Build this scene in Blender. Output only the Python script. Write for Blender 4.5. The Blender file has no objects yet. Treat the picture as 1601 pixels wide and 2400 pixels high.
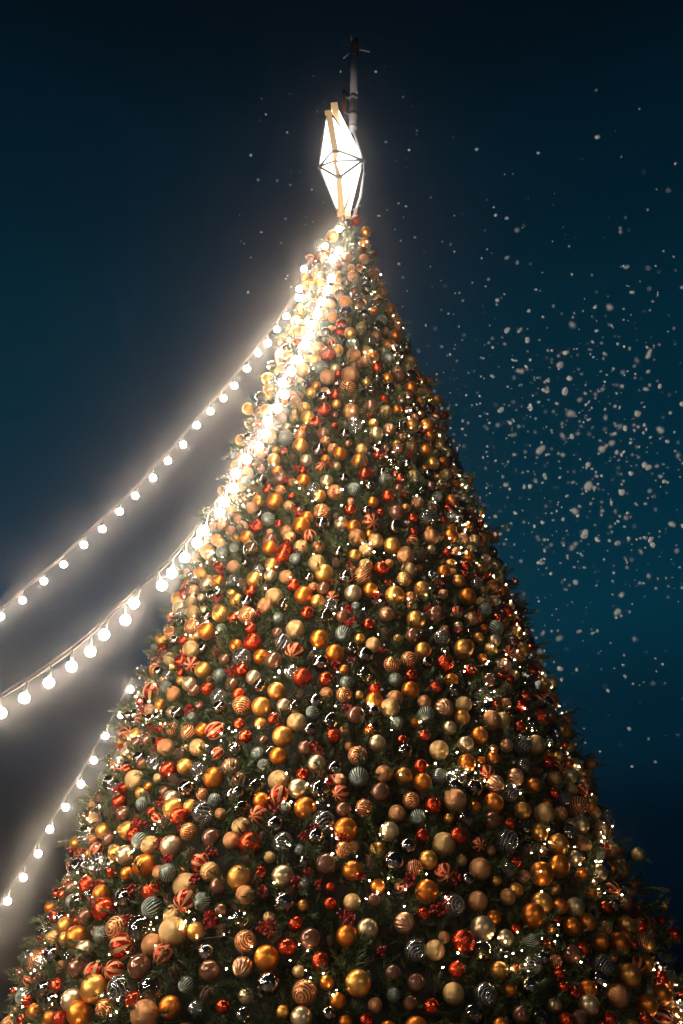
import bpy, bmesh, math, random
import numpy as np
from mathutils import Vector, Matrix

S = bpy.context.scene
COL = S.collection
rad = math.radians
rng = np.random.default_rng(11)
random.seed(11)

# ------------------------------------------------------------------ camera
FPX, PITCH, CZ = 2573.0, rad(35), 1.6            # focal length in photo pixels, upward tilt, eye height
cam_d = bpy.data.cameras.new('camera')
cam = bpy.data.objects.new('camera', cam_d); COL.objects.link(cam)
cam.location = (0, 0, CZ); cam.rotation_euler = (rad(90) + PITCH, 0, 0)
cam_d.sensor_fit = 'VERTICAL'; cam_d.sensor_height = 36.0
cam_d.lens = 36.0 * FPX / 2400.0
cam_d.clip_start = 0.05; cam_d.clip_end = 3000
cam_d.dof.use_dof = True; cam_d.dof.focus_distance = 10.0
cam_d.dof.aperture_fstop = cam_d.lens / 14.0     # a 14 mm wide opening
S.camera = cam

# ------------------------------------------------------------------ world: late dusk sky
world = bpy.data.worlds.new('World'); S.world = world; world.use_nodes = True
wn = world.node_tree; wn.nodes.clear()
SKY_STRENGTH = 0.132
out = wn.nodes.new('ShaderNodeOutputWorld'); bg = wn.nodes.new('ShaderNodeBackground')
sky = wn.nodes.new('ShaderNodeTexSky'); sky.sky_type = 'NISHITA'; sky.sun_disc = False
sky.sun_elevation = rad(-1.0); sky.sun_rotation = rad(0); sky.ozone_density = 4.0
tint = wn.nodes.new('ShaderNodeMix'); tint.data_type = 'RGBA'; tint.blend_type = 'MULTIPLY'; tint.inputs[0].default_value = 1.0
geo = wn.nodes.new('ShaderNodeTexCoord'); sep = wn.nodes.new('ShaderNodeSeparateXYZ')
ramp = wn.nodes.new('ShaderNodeValToRGB')
wn.links.new(geo.outputs['Generated'], sep.inputs[0]); wn.links.new(sep.outputs[2], ramp.inputs[0])
e = ramp.color_ramp.elements; ramp.color_ramp.interpolation = 'EASE'
e[0].position = 0.0; e[0].color = (0.1, 0.16, 0.24, 1)
e[1].position = 1.0; e[1].color = (0.05, 0.1, 0.13, 1)
for p_, c_ in ((0.2, (0.01, 0.02, 0.025, 1)), (0.31, (0.02, 0.14, 0.11, 1)), (0.4, (0.06, .55, .33, 1)), (0.5, (0.1, 1.3, .66, 1)), (0.68, (0.1, 1.3, .64, 1)), (0.78, (0.1, .9, .48, 1)), (0.86, (0.1, .42, 0.24, 1))):
    n_ = ramp.color_ramp.elements.new(p_); n_.color = c_
wn.links.new(sky.outputs[0], tint.inputs[6]); wn.links.new(ramp.outputs[0], tint.inputs[7])
wn.links.new(tint.outputs[2], bg.inputs[0]); bg.inputs[1].default_value = SKY_STRENGTH
wn.links.new(bg.outputs[0], out.inputs[0])

S.view_settings.view_transform = 'Standard'; S.view_settings.look = 'None'
S.view_settings.exposure = 0.62; S.view_settings.gamma = 1.0
S.render.engine = 'CYCLES'
cy = S.cycles
cy.use_denoising = True; cy.volume_bounces = 1; cy.max_bounces = 8; cy.transparent_max_bounces = 24
cy.diffuse_bounces = 3; cy.glossy_bounces = 4; cy.use_light_tree = True
cy.sample_clamp_indirect = 6.0; cy.caustics_reflective = False; cy.caustics_refractive = False

BULB_POWER = 150.0        # emission of a festoon bulb
HAZE, HAZE_G = 0.0056, 0.985

# ------------------------------------------------------------------ helpers
def tag(o, label=None, cat=None, group=None, kind=None):
    if label: o['label'] = label
    if cat: o['category'] = cat
    if group: o['group'] = group
    if kind: o['kind'] = kind
    return o
def link(name, me, parent=None):
    o = bpy.data.objects.new(name, me); COL.objects.link(o)
    if parent: o.parent = parent
    return o
def empty(name, loc=(0, 0, 0)):
    o = bpy.data.objects.new(name, None); COL.objects.link(o); o.location = loc; o.empty_display_size = .1
    return o
def mesh_np(name, V, F, mat=None, smooth=False):
    """V (n,3), F (m,3) or (m,4) numpy"""
    V = np.asarray(V, np.float32); F = np.asarray(F, np.int32)
    me = bpy.data.meshes.new(name); k = F.shape[1]
    me.vertices.add(len(V)); me.vertices.foreach_set('co', V.ravel())
    me.loops.add(F.size); me.loops.foreach_set('vertex_index', F.ravel())
    me.polygons.add(len(F)); me.polygons.foreach_set('loop_start', np.arange(len(F), dtype=np.int32) * k)
    me.polygons.foreach_set('loop_total', np.full(len(F), k, np.int32))
    if smooth: me.polygons.foreach_set('use_smooth', np.ones(len(F), bool))
    me.update(calc_edges=True); me.validate()
    if mat: me.materials.append(mat)
    return me
def bm_mesh(name, bm, mat=None, smooth=True):
    me = bpy.data.meshes.new(name); bm.to_mesh(me); bm.free()
    if smooth:
        for p in me.polygons: p.use_smooth = True
    if mat: me.materials.append(mat)
    return me
def tube(bm, pts, r, seg=6, caps=True):
    pts = [Vector(p) for p in pts]; rings = []
    rr = r if isinstance(r, (list, tuple)) else [r] * len(pts)
    for i, p in enumerate(pts):
        t = (pts[min(i + 1, len(pts) - 1)] - pts[max(i - 1, 0)]).normalized()
        a = t.cross(Vector((0, 0, 1)))
        if a.length < 1e-4: a = t.cross(Vector((1, 0, 0)))
        a.normalize(); b = t.cross(a)
        rings.append([bm.verts.new(p + (a * math.cos(2 * math.pi * k / seg) + b * math.sin(2 * math.pi * k / seg)) * rr[i]) for k in range(seg)])
    for A, B in zip(rings, rings[1:]):
        for k in range(seg): bm.faces.new((A[k], A[(k + 1) % seg], B[(k + 1) % seg], B[k]))
    if caps: bm.faces.new(rings[0][::-1]); bm.faces.new(rings[-1])
def lathe(bm, prof, seg=20, axis=None):
    M = axis or Matrix.Identity(4); rings = []
    for r, z in prof:
        rings.append([bm.verts.new(M @ Vector((max(r, 1e-4) * math.cos(2 * math.pi * k / seg), max(r, 1e-4) * math.sin(2 * math.pi * k / seg), z))) for k in range(seg)])
    for A, B in zip(rings, rings[1:]):
        for k in range(seg): bm.faces.new((A[k], A[(k + 1) % seg], B[(k + 1) % seg], B[k]))
    bm.faces.new(rings[0][::-1]); bm.faces.new(rings[-1])

cp, sp_ = math.cos(PITCH), math.sin(PITCH)
def ray(px, py):
    """unit direction of a photo pixel, camera at (0,0,CZ)"""
    u, v = (px - 800.5) / FPX, (1200 - py) / FPX
    d = np.array([u, cp - v * sp_, sp_ + v * cp]); return d / np.linalg.norm(d)
CAM = np.array([0, 0, CZ])
def at_y(px, py, y):
    d = ray(px, py); return Vector(CAM + d * (y / d[1]))
def at_dist(px, py, t): return Vector(CAM + ray(px, py) * t)
def project(P):
    d = np.asarray(P) - CAM; z = d[..., 1] * cp + d[..., 2] * sp_
    return 800.5 + FPX * d[..., 0] / z, 1200 - FPX * (-d[..., 1] * sp_ + d[..., 2] * cp) / z, np.linalg.norm(d, axis=-1)

# ------------------------------------------------------------------ materials
def principled(name, base, metallic=0.0, rough=0.5, **kw):
    m = bpy.data.materials.new(name); m.use_nodes = True
    b = m.node_tree.nodes['Principled BSDF']
    b.inputs['Base Color'].default_value = (*base, 1); b.inputs['Metallic'].default_value = metallic; b.inputs['Roughness'].default_value = rough
    for k, v in kw.items(): b.inputs[k.replace('_', ' ')].default_value = v
    return m
def NN(m, t, **kw):
    n = m.node_tree.nodes.new(t)
    for k, v in kw.items(): setattr(n, k, v)
    return n
def LK(m, a, b): m.node_tree.links.new(a, b)
def BS(m): return m.node_tree.nodes['Principled BSDF']
def vary(m, base, amount=0.25, noise_scale=3.0, noise_amt=0.25):
    """per-ornament brightness plus a soft uneven finish"""
    oi = NN(m, 'ShaderNodeObjectInfo'); tc = NN(m, 'ShaderNodeTexCoord'); nz = NN(m, 'ShaderNodeTexNoise')
    nz.inputs['Scale'].default_value = noise_scale; nz.inputs['Detail'].default_value = 4
    LK(m, tc.outputs['Object'], nz.inputs['Vector'])
    a = NN(m, 'ShaderNodeMath', operation='MULTIPLY_ADD'); a.inputs[1].default_value = 2 * amount; a.inputs[2].default_value = 1 - amount - noise_amt * .5
    LK(m, oi.outputs['Random'], a.inputs[0])
    b = NN(m, 'ShaderNodeMath', operation='MULTIPLY_ADD'); b.inputs[1].default_value = noise_amt
    LK(m, nz.outputs[0], b.inputs[0]); LK(m, a.outputs[0], b.inputs[2])
    mx = NN(m, 'ShaderNodeVectorMath', operation='SCALE'); mx.inputs[0].default_value = base
    LK(m, b.outputs[0], mx.inputs['Scale']); LK(m, mx.outputs[0], BS(m).inputs['Base Color'])
    return mx
def bump(m, scale, strength, kind='noise', dist=0.02):
    tc = NN(m, 'ShaderNodeTexCoord')
    t = NN(m, 'ShaderNodeTexNoise' if kind == 'noise' else 'ShaderNodeTexVoronoi'); t.inputs['Scale'].default_value = scale
    LK(m, tc.outputs['Object'], t.inputs['Vector'])
    bp = NN(m, 'ShaderNodeBump'); bp.inputs['Strength'].default_value = strength; bp.inputs['Distance'].default_value = dist
    LK(m, t.outputs[0], bp.inputs['Height']); LK(m, bp.outputs[0], BS(m).inputs['Normal'])
def satin(name, base, rough, metal=0.9, amt=.18):
    m = principled(name, base, metal, rough); vary(m, base, amt, 2.0, .15); bump(m, 5.0, .06, dist=.05); return m
def glitter(name, base):
    m = principled(name, base, .9, .38); vary(m, base, .15, 30.0, 1.2); bump(m, 26.0, .35, 'voronoi', .05); return m
def stripes(name, base, line, freq, mode):
    """fine applied glitter lines on a metallic ball: rings round the pole, or segments along the meridians"""
    m = principled(name, base, .85, .28)
    tc = NN(m, 'ShaderNodeTexCoord'); sx = NN(m, 'ShaderNodeSeparateXYZ'); LK(m, tc.outputs['Object'], sx.inputs[0])
    at = NN(m, 'ShaderNodeMath', operation='ARCTAN2'); LK(m, sx.outputs[1], at.inputs[0]); LK(m, sx.outputs[0], at.inputs[1])
    if mode == 'rings':
        ac = NN(m, 'ShaderNodeMath', operation='ARCCOSINE'); LK(m, sx.outputs[2], ac.inputs[0])
        a = NN(m, 'ShaderNodeMath', operation='MULTIPLY_ADD'); LK(m, ac.outputs[0], a.inputs[0]); a.inputs[1].default_value = freq; a.inputs[2].default_value = .6
    else:
        a = NN(m, 'ShaderNodeMath', operation='MULTIPLY'); LK(m, at.outputs[0], a.inputs[0]); a.inputs[1].default_value = freq
    s = NN(m, 'ShaderNodeMath', operation='SINE'); LK(m, a.outputs[0], s.inputs[0])
    r = NN(m, 'ShaderNodeValToRGB'); LK(m, s.outputs[0], r.inputs[0])
    el = r.color_ramp.elements
    hi = .62 if mode == 'rings' else .35
    el[0].position = hi - .1; el[0].color = (0, 0, 0, 1); el[1].position = hi + .1; el[1].color = (1, 1, 1, 1)
    mx = NN(m, 'ShaderNodeMix', data_type='RGBA'); LK(m, r.outputs[0], mx.inputs[0])
    mx.inputs[6].default_value = (*base, 1); mx.inputs[7].default_value = (*line, 1); LK(m, mx.outputs[2], BS(m).inputs['Base Color'])
    ro = NN(m, 'ShaderNodeMath', operation='MULTIPLY_ADD'); LK(m, r.outputs[0], ro.inputs[0]); ro.inputs[1].default_value = .25; ro.inputs[2].default_value = .24; LK(m, ro.outputs[0], BS(m).inputs['Roughness'])
    me_ = NN(m, 'ShaderNodeMath', operation='MULTIPLY_ADD'); LK(m, r.outputs[0], me_.inputs[0]); me_.inputs[1].default_value = -.6; me_.inputs[2].default_value = .85; LK(m, me_.outputs[0], BS(m).inputs['Metallic'])
    bp = NN(m, 'ShaderNodeBump'); bp.inputs['Strength'].default_value = .5; bp.inputs['Distance'].default_value = .05
    LK(m, r.outputs[0], bp.inputs['Height']); LK(m, bp.outputs[0], BS(m).inputs['Normal'])
    return m
def thin_glass(name, col, lines=False, base_reflect=.06):
    m = bpy.data.materials.new(name); m.use_nodes = True; nt = m.node_tree; nt.nodes.clear()
    o = NN(m, 'ShaderNodeOutputMaterial'); tr = NN(m, 'ShaderNodeBsdfTransparent'); gl = NN(m, 'ShaderNodeBsdfGlossy')
    tr.inputs[0].default_value = (*col, 1); gl.inputs['Roughness'].default_value = .03
    lw = NN(m, 'ShaderNodeLayerWeight'); lw.inputs[0].default_value = .45
    ma = NN(m, 'ShaderNodeMath', operation='MULTIPLY_ADD'); LK(m, lw.outputs['Facing'], ma.inputs[0]); ma.inputs[1].default_value = .75; ma.inputs[2].default_value = base_reflect
    mix = NN(m, 'ShaderNodeMixShader'); LK(m, ma.outputs[0], mix.inputs[0]); LK(m, tr.outputs[0], mix.inputs[1]); LK(m, gl.outputs[0], mix.inputs[2])
    last = mix
    if lines:
        tc = NN(m, 'ShaderNodeTexCoord'); sx = NN(m, 'ShaderNodeSeparateXYZ'); LK(m, tc.outputs['Object'], sx.inputs[0])
        at = NN(m, 'ShaderNodeMath', operation='ARCTAN2'); LK(m, sx.outputs[1], at.inputs[0]); LK(m, sx.outputs[0], at.inputs[1])
        ac = NN(m, 'ShaderNodeMath', operation='ARCCOSINE'); LK(m, sx.outputs[2], ac.inputs[0])
        nz = NN(m, 'ShaderNodeTexNoise'); nz.inputs['Scale'].default_value = 1.3; LK(m, tc.outputs['Object'], nz.inputs['Vector'])
        a = NN(m, 'ShaderNodeMath', operation='MULTIPLY_ADD'); LK(m, ac.outputs[0], a.inputs[0]); a.inputs[1].default_value = 20.0; LK(m, at.outputs[0], a.inputs[2])
        a2 = NN(m, 'ShaderNodeMath', operation='MULTIPLY_ADD'); LK(m, nz.outputs[0], a2.inputs[0]); a2.inputs[1].default_value = 9.0; LK(m, a.outputs[0], a2.inputs[2])
        s = NN(m, 'ShaderNodeMath', operation='SINE'); LK(m, a2.outputs[0], s.inputs[0])
        gt = NN(m, 'ShaderNodeMath', operation='GREATER_THAN'); LK(m, s.outputs[0], gt.inputs[0]); gt.inputs[1].default_value = .84
        df = NN(m, 'ShaderNodeBsdfPrincipled'); df.inputs['Base Color'].default_value = (.8, .76, .72, 1); df.inputs['Metallic'].default_value = .5; df.inputs['Roughness'].default_value = .35
        m2 = NN(m, 'ShaderNodeMixShader'); sc = NN(m, 'ShaderNodeMath', operation='MULTIPLY'); sc.inputs[1].default_value = .38
        LK(m, gt.outputs[0], sc.inputs[0]); LK(m, sc.outputs[0], m2.inputs[0]); LK(m, mix.outputs[0], m2.inputs[1]); LK(m, df.outputs[0], m2.inputs[2]); last = m2
    LK(m, last.outputs[0], o.inputs[0]); return m
def emit(name, col, strength, sample=True):
    m = bpy.data.materials.new(name); m.use_nodes = True; m.node_tree.nodes.clear()
    o = NN(m, 'ShaderNodeOutputMaterial'); em = NN(m, 'ShaderNodeEmission')
    em.inputs[0].default_value = (*col, 1); em.inputs[1].default_value = strength; LK(m, em.outputs[0], o.inputs[0])
    m.cycles.emission_sampling = 'AUTO' if sample else 'NONE'
    return m

M_bulb = emit('lit_bulb_glass', (1.0, .88, .71), BULB_POWER)
M_led = emit('warm_led', (1.0, .74, .42), 95.0)
M_star = emit('star_light_panel', (1.0, .95, .88), 3.4)
M_gold = principled('gold_added_glow', (.86, .6, .3), .0, .45, Emission_Color=(1, .62, .28, 1), Emission_Strength=.28); vary(M_gold, (.86, .6, .3), .02, 1.5, .2)  # slight emission added to brighten the star's gold strips
M_strut = principled('grey_strut_metal', (.6, .57, .54), .6, .5)
M_cable = principled('dark_cable', (.035, .03, .026), 0, .5)
M_socket = principled('lamp_holder', (.06, .055, .05), 0, .4)
M_mast = principled('painted_mast_tube', (.8, .74, .76), .1, .4); vary(M_mast, (.8, .74, .76), .02, 6, .3)
M_black = principled('black_plastic', (.012, .012, .013), 0, .5)
M_pole = principled('weathered_red_pole', (.5, .16, .1), .3, .5); vary(M_pole, (.5, .16, .1), .02, 9, .7)
M_snow = principled('snow_flake', (.9, .9, .93), 0, .8)
_tl = NN(M_snow, 'ShaderNodeBsdfTranslucent'); _tl.inputs[0].default_value = (.9, .9, .93, 1); _ms = NN(M_snow, 'ShaderNodeMixShader'); _ms.inputs[0].default_value = .5
LK(M_snow, BS(M_snow).outputs[0], _ms.inputs[1]); LK(M_snow, _tl.outputs[0], _ms.inputs[2]); LK(M_snow, _ms.outputs[0], M_snow.node_tree.nodes['Material Output'].inputs[0])
M_berry = principled('red_berry', (.3, .006, .006), 0, .25)
M_cone = principled('pine_cone_scale', (.11, .05, .025), 0, .6); vary(M_cone, (.12, .055, .028), .2, 12, .9)
M_trunk = principled('bark', (.06, .04, .025), 0, .9); bump(M_trunk, 8, .8)
M_cap = principled('ornament_cap', (.7, .55, .3), 1, .3)

# ------------------------------------------------------------------ the tree: geometry constants
TX, TY, TOP, R0, KR = 0.05, 10.1, 13.62, 0.06, 0.254
def cone_r(z): return R0 + KR * (TOP - z)

M_needle = bpy.data.materials.new('fir_needles'); M_needle.use_nodes = True
gi = NN(M_needle, 'ShaderNodeNewGeometry'); rp = NN(M_needle, 'ShaderNodeValToRGB'); LK(M_needle, gi.outputs['Random Per Island'], rp.inputs[0])
rp.color_ramp.elements[0].color = (.028, .05, .017, 1); rp.color_ramp.elements[1].color = (.115, .14, .046, 1)
n_ = rp.color_ramp.elements.new(.5); n_.color = (.056, .086, .028, 1)
LK(M_needle, rp.outputs[0], BS(M_needle).inputs['Base Color']); BS(M_needle).inputs['Roughness'].default_value = .45
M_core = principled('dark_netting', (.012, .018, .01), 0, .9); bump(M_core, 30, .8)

tree = empty('christmas_tree', (TX, TY, 0))
tag(tree, 'giant conical christmas fir tree packed with gold and red baubles', 'christmas tree')

def build_crown(extra):
    tmpl = []
    for v in range(5):
        V = []; F = []
        nn = 46; L = 1.0
        bend = rng.normal(0, .18, 2)
        def axis(t): return np.array([bend[0] * t * t, bend[1] * t * t, t * L])
        for i in range(nn):
            t = .06 + .94 * i / nn; a = i * 2.4 + rng.normal(0, .3)
            el = 1.0 - .55 * t + rng.normal(0, .12)
            d = np.array([math.cos(a) * math.sin(el), math.sin(a) * math.sin(el), math.cos(el)])
            ln = .30 * (1 - .35 * t) * rng.uniform(.8, 1.15)
            b = axis(t); w = np.cross(d, rng.normal(0, 1, 3)); w /= np.linalg.norm(w); w *= .021
            k = len(V); V += [b - w, b + w, b + d * ln * .7 + w * .8, b + d * ln]; F += [(k, k + 1, k + 2), (k, k + 2, k + 3)]
        k = len(V)                                   # the twig
        for t in (0, .5, .95):
            p = axis(t)
            for q in range(3): V.append(p + .02 * (1.1 - t) * np.array([math.cos(q * 2.09), math.sin(q * 2.09), 0]))
        for s in range(2):
            for q in range(3):
                a, b = k + 3 * s + q, k + 3 * s + (q + 1) % 3; F += [(a, b, b + 3), (a, b + 3, a + 3)]
        tmpl.append((np.array(V), np.array(F)))
    # spots on the cone, thinner on the far side; drawn in clumps so boughs and gaps form
    NS = 30000
    u = rng.random(NS); zmin = 0.5
    rb = cone_r(zmin)
    rr = np.sqrt(u * (rb ** 2 - R0 ** 2) + R0 ** 2); z = TOP - (rr - R0) / KR; a = rng.random(NS) * 2 * math.pi
    nrm = np.stack([np.cos(a), np.sin(a), np.full(NS, KR)], 1); nrm /= np.linalg.norm(nrm, axis=1)[:, None]
    P = np.stack([TX + rr * np.cos(a), TY + rr * np.sin(a), z], 1)
    vd = CAM - P; vd /= np.linalg.norm(vd, axis=1)[:, None]
    face = (nrm * vd).sum(1)
    clump = np.sin(P[:, 0] * 7.3 + 2 * np.sin(P[:, 2] * 4.1)) * np.sin(P[:, 2] * 6.1 + P[:, 1] * 5.2)
    keep = (z < TOP - .22) & (rng.random(NS) < np.where(face > -.25, np.where(z > 2, .74 + .2 * clump, .3), .2))
    P, nrm, clump = P[keep], nrm[keep], clump[keep]; n = len(P)
    # top tuft
    d = nrm + rng.normal(0, .55, (n, 3)) + np.array([0, 0, .10]); d /= np.linalg.norm(d, axis=1)[:, None]
    Ls = rng.uniform(.13, .23, n) * (1 + .12 * clump)
    P = P - nrm * rng.uniform(.06, .17, n)[:, None] + nrm * .03 * clump[:, None]
    x = np.cross(d, rng.normal(0, 1, (n, 3))); x /= np.linalg.norm(x, axis=1)[:, None]; y = np.cross(d, x)
    if len(extra):                                   # longer boughs that carry the outermost ornaments
        P = np.concatenate([P, extra[:, :3]]); d = np.concatenate([d, extra[:, 3:6]]); Ls = np.concatenate([Ls, extra[:, 6]]); n = len(P)
        x = np.cross(d, rng.normal(0, 1, (n, 3))); x /= np.linalg.norm(x, axis=1)[:, None]; y = np.cross(d, x)
    R = np.stack([x, y, d], 2) * Ls[:, None, None]
    Vs = []; Fs = []; off = 0; which = rng.integers(0, 5, n)
    for v, (V, F) in enumerate(tmpl):
        m = which == v
        W = np.einsum('nij,kj->nki', R[m], V) + P[m][:, None, :]
        nv = len(V); c = W.shape[0]
        Vs.append(W.reshape(-1, 3)); Fs.append((F[None] + (off + np.arange(c) * nv)[:, None, None]).reshape(-1, 3)); off += c * nv
    V = np.concatenate(Vs) - np.array([TX, TY, 0]); F = np.concatenate(Fs)
    link('crown', mesh_np('crown', V, F, M_needle), tree)
bm = bmesh.new()
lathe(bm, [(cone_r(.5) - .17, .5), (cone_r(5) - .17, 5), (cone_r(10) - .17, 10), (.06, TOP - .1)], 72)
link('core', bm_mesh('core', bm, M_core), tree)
bm = bmesh.new(); lathe(bm, [(.34, 0), (.28, .25), (.25, .6)], 20); link('trunk', bm_mesh('trunk', bm, M_trunk), tree)

# ground: one paved sheet with a dusting of snow
M_ground = principled('snowy_paving', (.2, .2, .21), 0, .7)
tc = NN(M_ground, 'ShaderNodeTexCoord'); br = NN(M_ground, 'ShaderNodeTexBrick'); br.inputs['Scale'].default_value = 1.6
br.inputs['Color1'].default_value = (.13, .125, .12, 1); br.inputs['Color2'].default_value = (.17, .165, .155, 1); br.inputs['Mortar'].default_value = (.06, .06, .06, 1); br.inputs['Mortar Size'].default_value = .012
nz = NN(M_ground, 'ShaderNodeTexNoise'); nz.inputs['Scale'].default_value = .6; nz.inputs['Detail'].default_value = 8
mx = NN(M_ground, 'ShaderNodeMix', data_type='RGBA'); rp = NN(M_ground, 'ShaderNodeValToRGB'); rp.color_ramp.elements[0].position = .5; rp.color_ramp.elements[1].position = .62
LK(M_ground, tc.outputs['Object'], br.inputs['Vector']); LK(M_ground, tc.outputs['Object'], nz.inputs['Vector']); LK(M_ground, nz.outputs[0], rp.inputs[0])
LK(M_ground, rp.outputs[0], mx.inputs[0]); LK(M_ground, br.outputs[0], mx.inputs[6]); mx.inputs[7].default_value = (.6, .6, .62, 1); LK(M_ground, mx.outputs[2], BS(M_ground).inputs['Base Color'])
g = link('ground', mesh_np('ground', [(-900, -900, 0), (900, -900, 0), (900, 900, 0), (-900, 900, 0)], [(0, 1, 2, 3)], M_ground)); tag(g, 'grey paving dusted with snow under the tree', 'ground', kind='structure')

# ------------------------------------------------------------------ star on the treetop
def build_star():
    Y = TY
    def sp(x, y, dy): return at_y(680 + x * .1404, 220 + y * .1404, Y + dy)
    root = empty('star_topper', (TX, TY, TOP + .2))
    tag(root, 'tall faceted star of glowing white panels with gold edges crowning the tree', 'tree star')
    off = Vector((TX, TY, TOP + .2))
    def solid(name, quads, mat, thick=.03, inward=Vector((0, 1, 0))):
        bm = bmesh.new()
        for q in quads:
            vs = [bm.verts.new(p - off) for p in q]; vb = [bm.verts.new(p - off + inward * thick) for p in q]
            n = len(q); bm.faces.new(vs); bm.faces.new(vb[::-1])
            for i in range(n): bm.faces.new((vs[i], vb[i], vb[(i + 1) % n], vs[(i + 1) % n]))
        bmesh.ops.recalc_face_normals(bm, faces=bm.faces[:])
        return link(name, bm_mesh(name, bm, mat, smooth=False), root)
    fl = [(580, 278, -.12), (709, 975, -.36), (727, 1140, -.26), (776, 1392, -.36), (790, 2010, -.12)]
    fr = [(690, 268, -.12), (806, 965, -.36), (768, 1140, -.26), (857, 1382, -.36), (915, 1965, -.12)]
    FL = [sp(*p) for p in fl]; FR = [sp(*p) for p in fr]
    Lp, Rp = sp(488, 1228, .0), sp(1218, 1118, .0)
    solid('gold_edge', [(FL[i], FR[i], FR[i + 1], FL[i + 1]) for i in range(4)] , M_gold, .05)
    # the rear half: its own gold edge, seen past the front one at the top and the bottom
    bl = [(682, 195, .12), (800, 960, .36), (830, 1140, .26), (850, 1390, .36), (925, 2085, .12)]
    brr = [(790, 185, .12), (890, 960, .36), (880, 1140, .26), (930, 1390, .36), (1010, 2085, .12)]
    BL = [sp(*p) for p in bl]; BR = [sp(*p) for p in brr]
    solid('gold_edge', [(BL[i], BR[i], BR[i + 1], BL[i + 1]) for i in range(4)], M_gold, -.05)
    def mixp(a, b, t): return a.lerp(b, t)
    fy = Vector((0, .012, 0))
    for side, tip, FE, BE in ((-1, Lp, FL, BL), (1, Rp, FR, BR)):
        top_f = mixp(FE[0], FE[1], .16); bot_f = mixp(FE[4], FE[3], .06)
        top_b = mixp(BE[0], BE[1], .12); bot_b = mixp(BE[4], BE[3], .12)
        for tri in ((top_f, FE[1], tip), (FE[1], FE[2], tip), (FE[2], FE[3], tip), (FE[3], bot_f, tip)):
            solid('light_panel', [[p + fy for p in tri]], M_star, .012)
        for tri in ((top_b, BE[1], tip), (BE[1], BE[2], tip), (BE[2], BE[3], tip), (BE[3], bot_b, tip)):
            solid('light_panel', [[p - fy for p in tri]], M_star, -.012)
        # gold gussets where the panels stop short of the points
        for a, b, c in ((FE[0], top_f, mixp(top_f, tip, .04)), (FE[4], bot_f, mixp(bot_f, tip, .04)), (BE[0], top_b, mixp(top_b, tip, .03)), (BE[4], bot_b, mixp(bot_b, tip, .03))):
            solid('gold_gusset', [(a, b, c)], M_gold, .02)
        for k in (1, 2, 3):
            bm = bmesh.new(); tube(bm, [FE[k] - off - fy, tip - off - fy], .019); link('strut', bm_mesh('strut', bm, M_strut), root)
            bm = bmesh.new(); tube(bm, [BE[k] - off + fy, tip - off + fy], .011); link('strut', bm_mesh('strut', bm, M_strut), root)
        bm = bmesh.new(); tube(bm, [top_f - off - fy, tip - off - fy, bot_f - off - fy], .014); link('strut', bm_mesh('strut', bm, M_strut), root)
        bm = bmesh.new(); bmesh.ops.create_icosphere(bm, subdivisions=2, radius=.032, matrix=Matrix.Translation(tip - off)); link('tip_joint', bm_mesh('tip_joint', bm, M_strut), root)
    for k in (1, 3):
        c = (FL[k] + FR[k]) / 2 - off
        bm = bmesh.new(); bmesh.ops.create_icosphere(bm, subdivisions=2, radius=.045, matrix=Matrix.Translation(c) @ Matrix.Diagonal((1.2, .5, .8, 1))); link('knee_joint', bm_mesh('knee_joint', bm, M_strut), root)
    bm = bmesh.new(); a = sp(862, 1900, .0) - off; b = sp(850, 2260, .0) - off
    tube(bm, [a, b, b + Vector((0, 0, -.4))], .03, 10); link('mounting_pole', bm_mesh('mounting_pole', bm, M_pole), root)
    bm = bmesh.new(); a = sp(1120, 1930, .1) - off; b = sp(1060, 2230, .1) - off
    tube(bm, [a, b], .025, 8); link('mounting_pole', bm_mesh('mounting_pole', bm, M_pole), root)
build_star()

def build_mast():
    Y = TY + .4
    def mp(x, y, dy=0): return at_y(650 + x * .22336, 50 + y * .22336, Y + dy)
    base = mp(785, 1150)
    root = empty('antenna_mast', base); tag(root, 'pale tube mast with a black spiked head rising behind the star', 'mast')
    def seg(name, pts, r, mat, n=16):
        bm = bmesh.new(); tube(bm, [p - base for p in pts], r, n); return link(name, bm_mesh(name, bm, mat), root)
    seg('upper_tube', [mp(806, 375), mp(800, 790)], .058, M_mast)
    seg('lower_tube', [mp(800, 790), mp(790, 1125)], .058, M_mast)
    for y, x in ((800, 798), (985, 794), (1110, 790)):
        seg('collar', [mp(x, y), mp(x - .3, y + 28)], .068, M_mast)
    for y, x in ((785, 799), (968, 795)): seg('clamp_band', [mp(x, y), mp(x, y + 14)], .064, M_black)
    seg('inner_rod', [mp(788, 1100), mp(782, 1165)], .038, M_mast)
    seg('black_head', [mp(817, 195), mp(812, 250), mp(810, 375)], [.045, .075, .062], M_black)
    for a, b in (((790, 225), (764, 142)), ((862, 298), (972, 322)), ((772, 325), (694, 388))):
        seg('spike', [mp(*a), mp(*b)], .008, M_mast, 6)
    r = seg('side_rod', [mp(702, 770), mp(706, 960)], .032, M_pole)
    seg('rod_cap', [mp(700, 735), mp(702, 772)], .036, M_black)
    seg('bracket', [mp(705, 795), mp(765, 808)], .012, M_mast, 8); seg('bracket', [mp(706, 958), mp(765, 985)], .012, M_mast, 8)
    seg('support_rod', [mp(800, 1150), mp(870, 1380), mp(905, 1480), mp(912, 1600), mp(870, 1850), mp(790, 2080)], .02, M_mast, 8)
build_mast()

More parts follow.
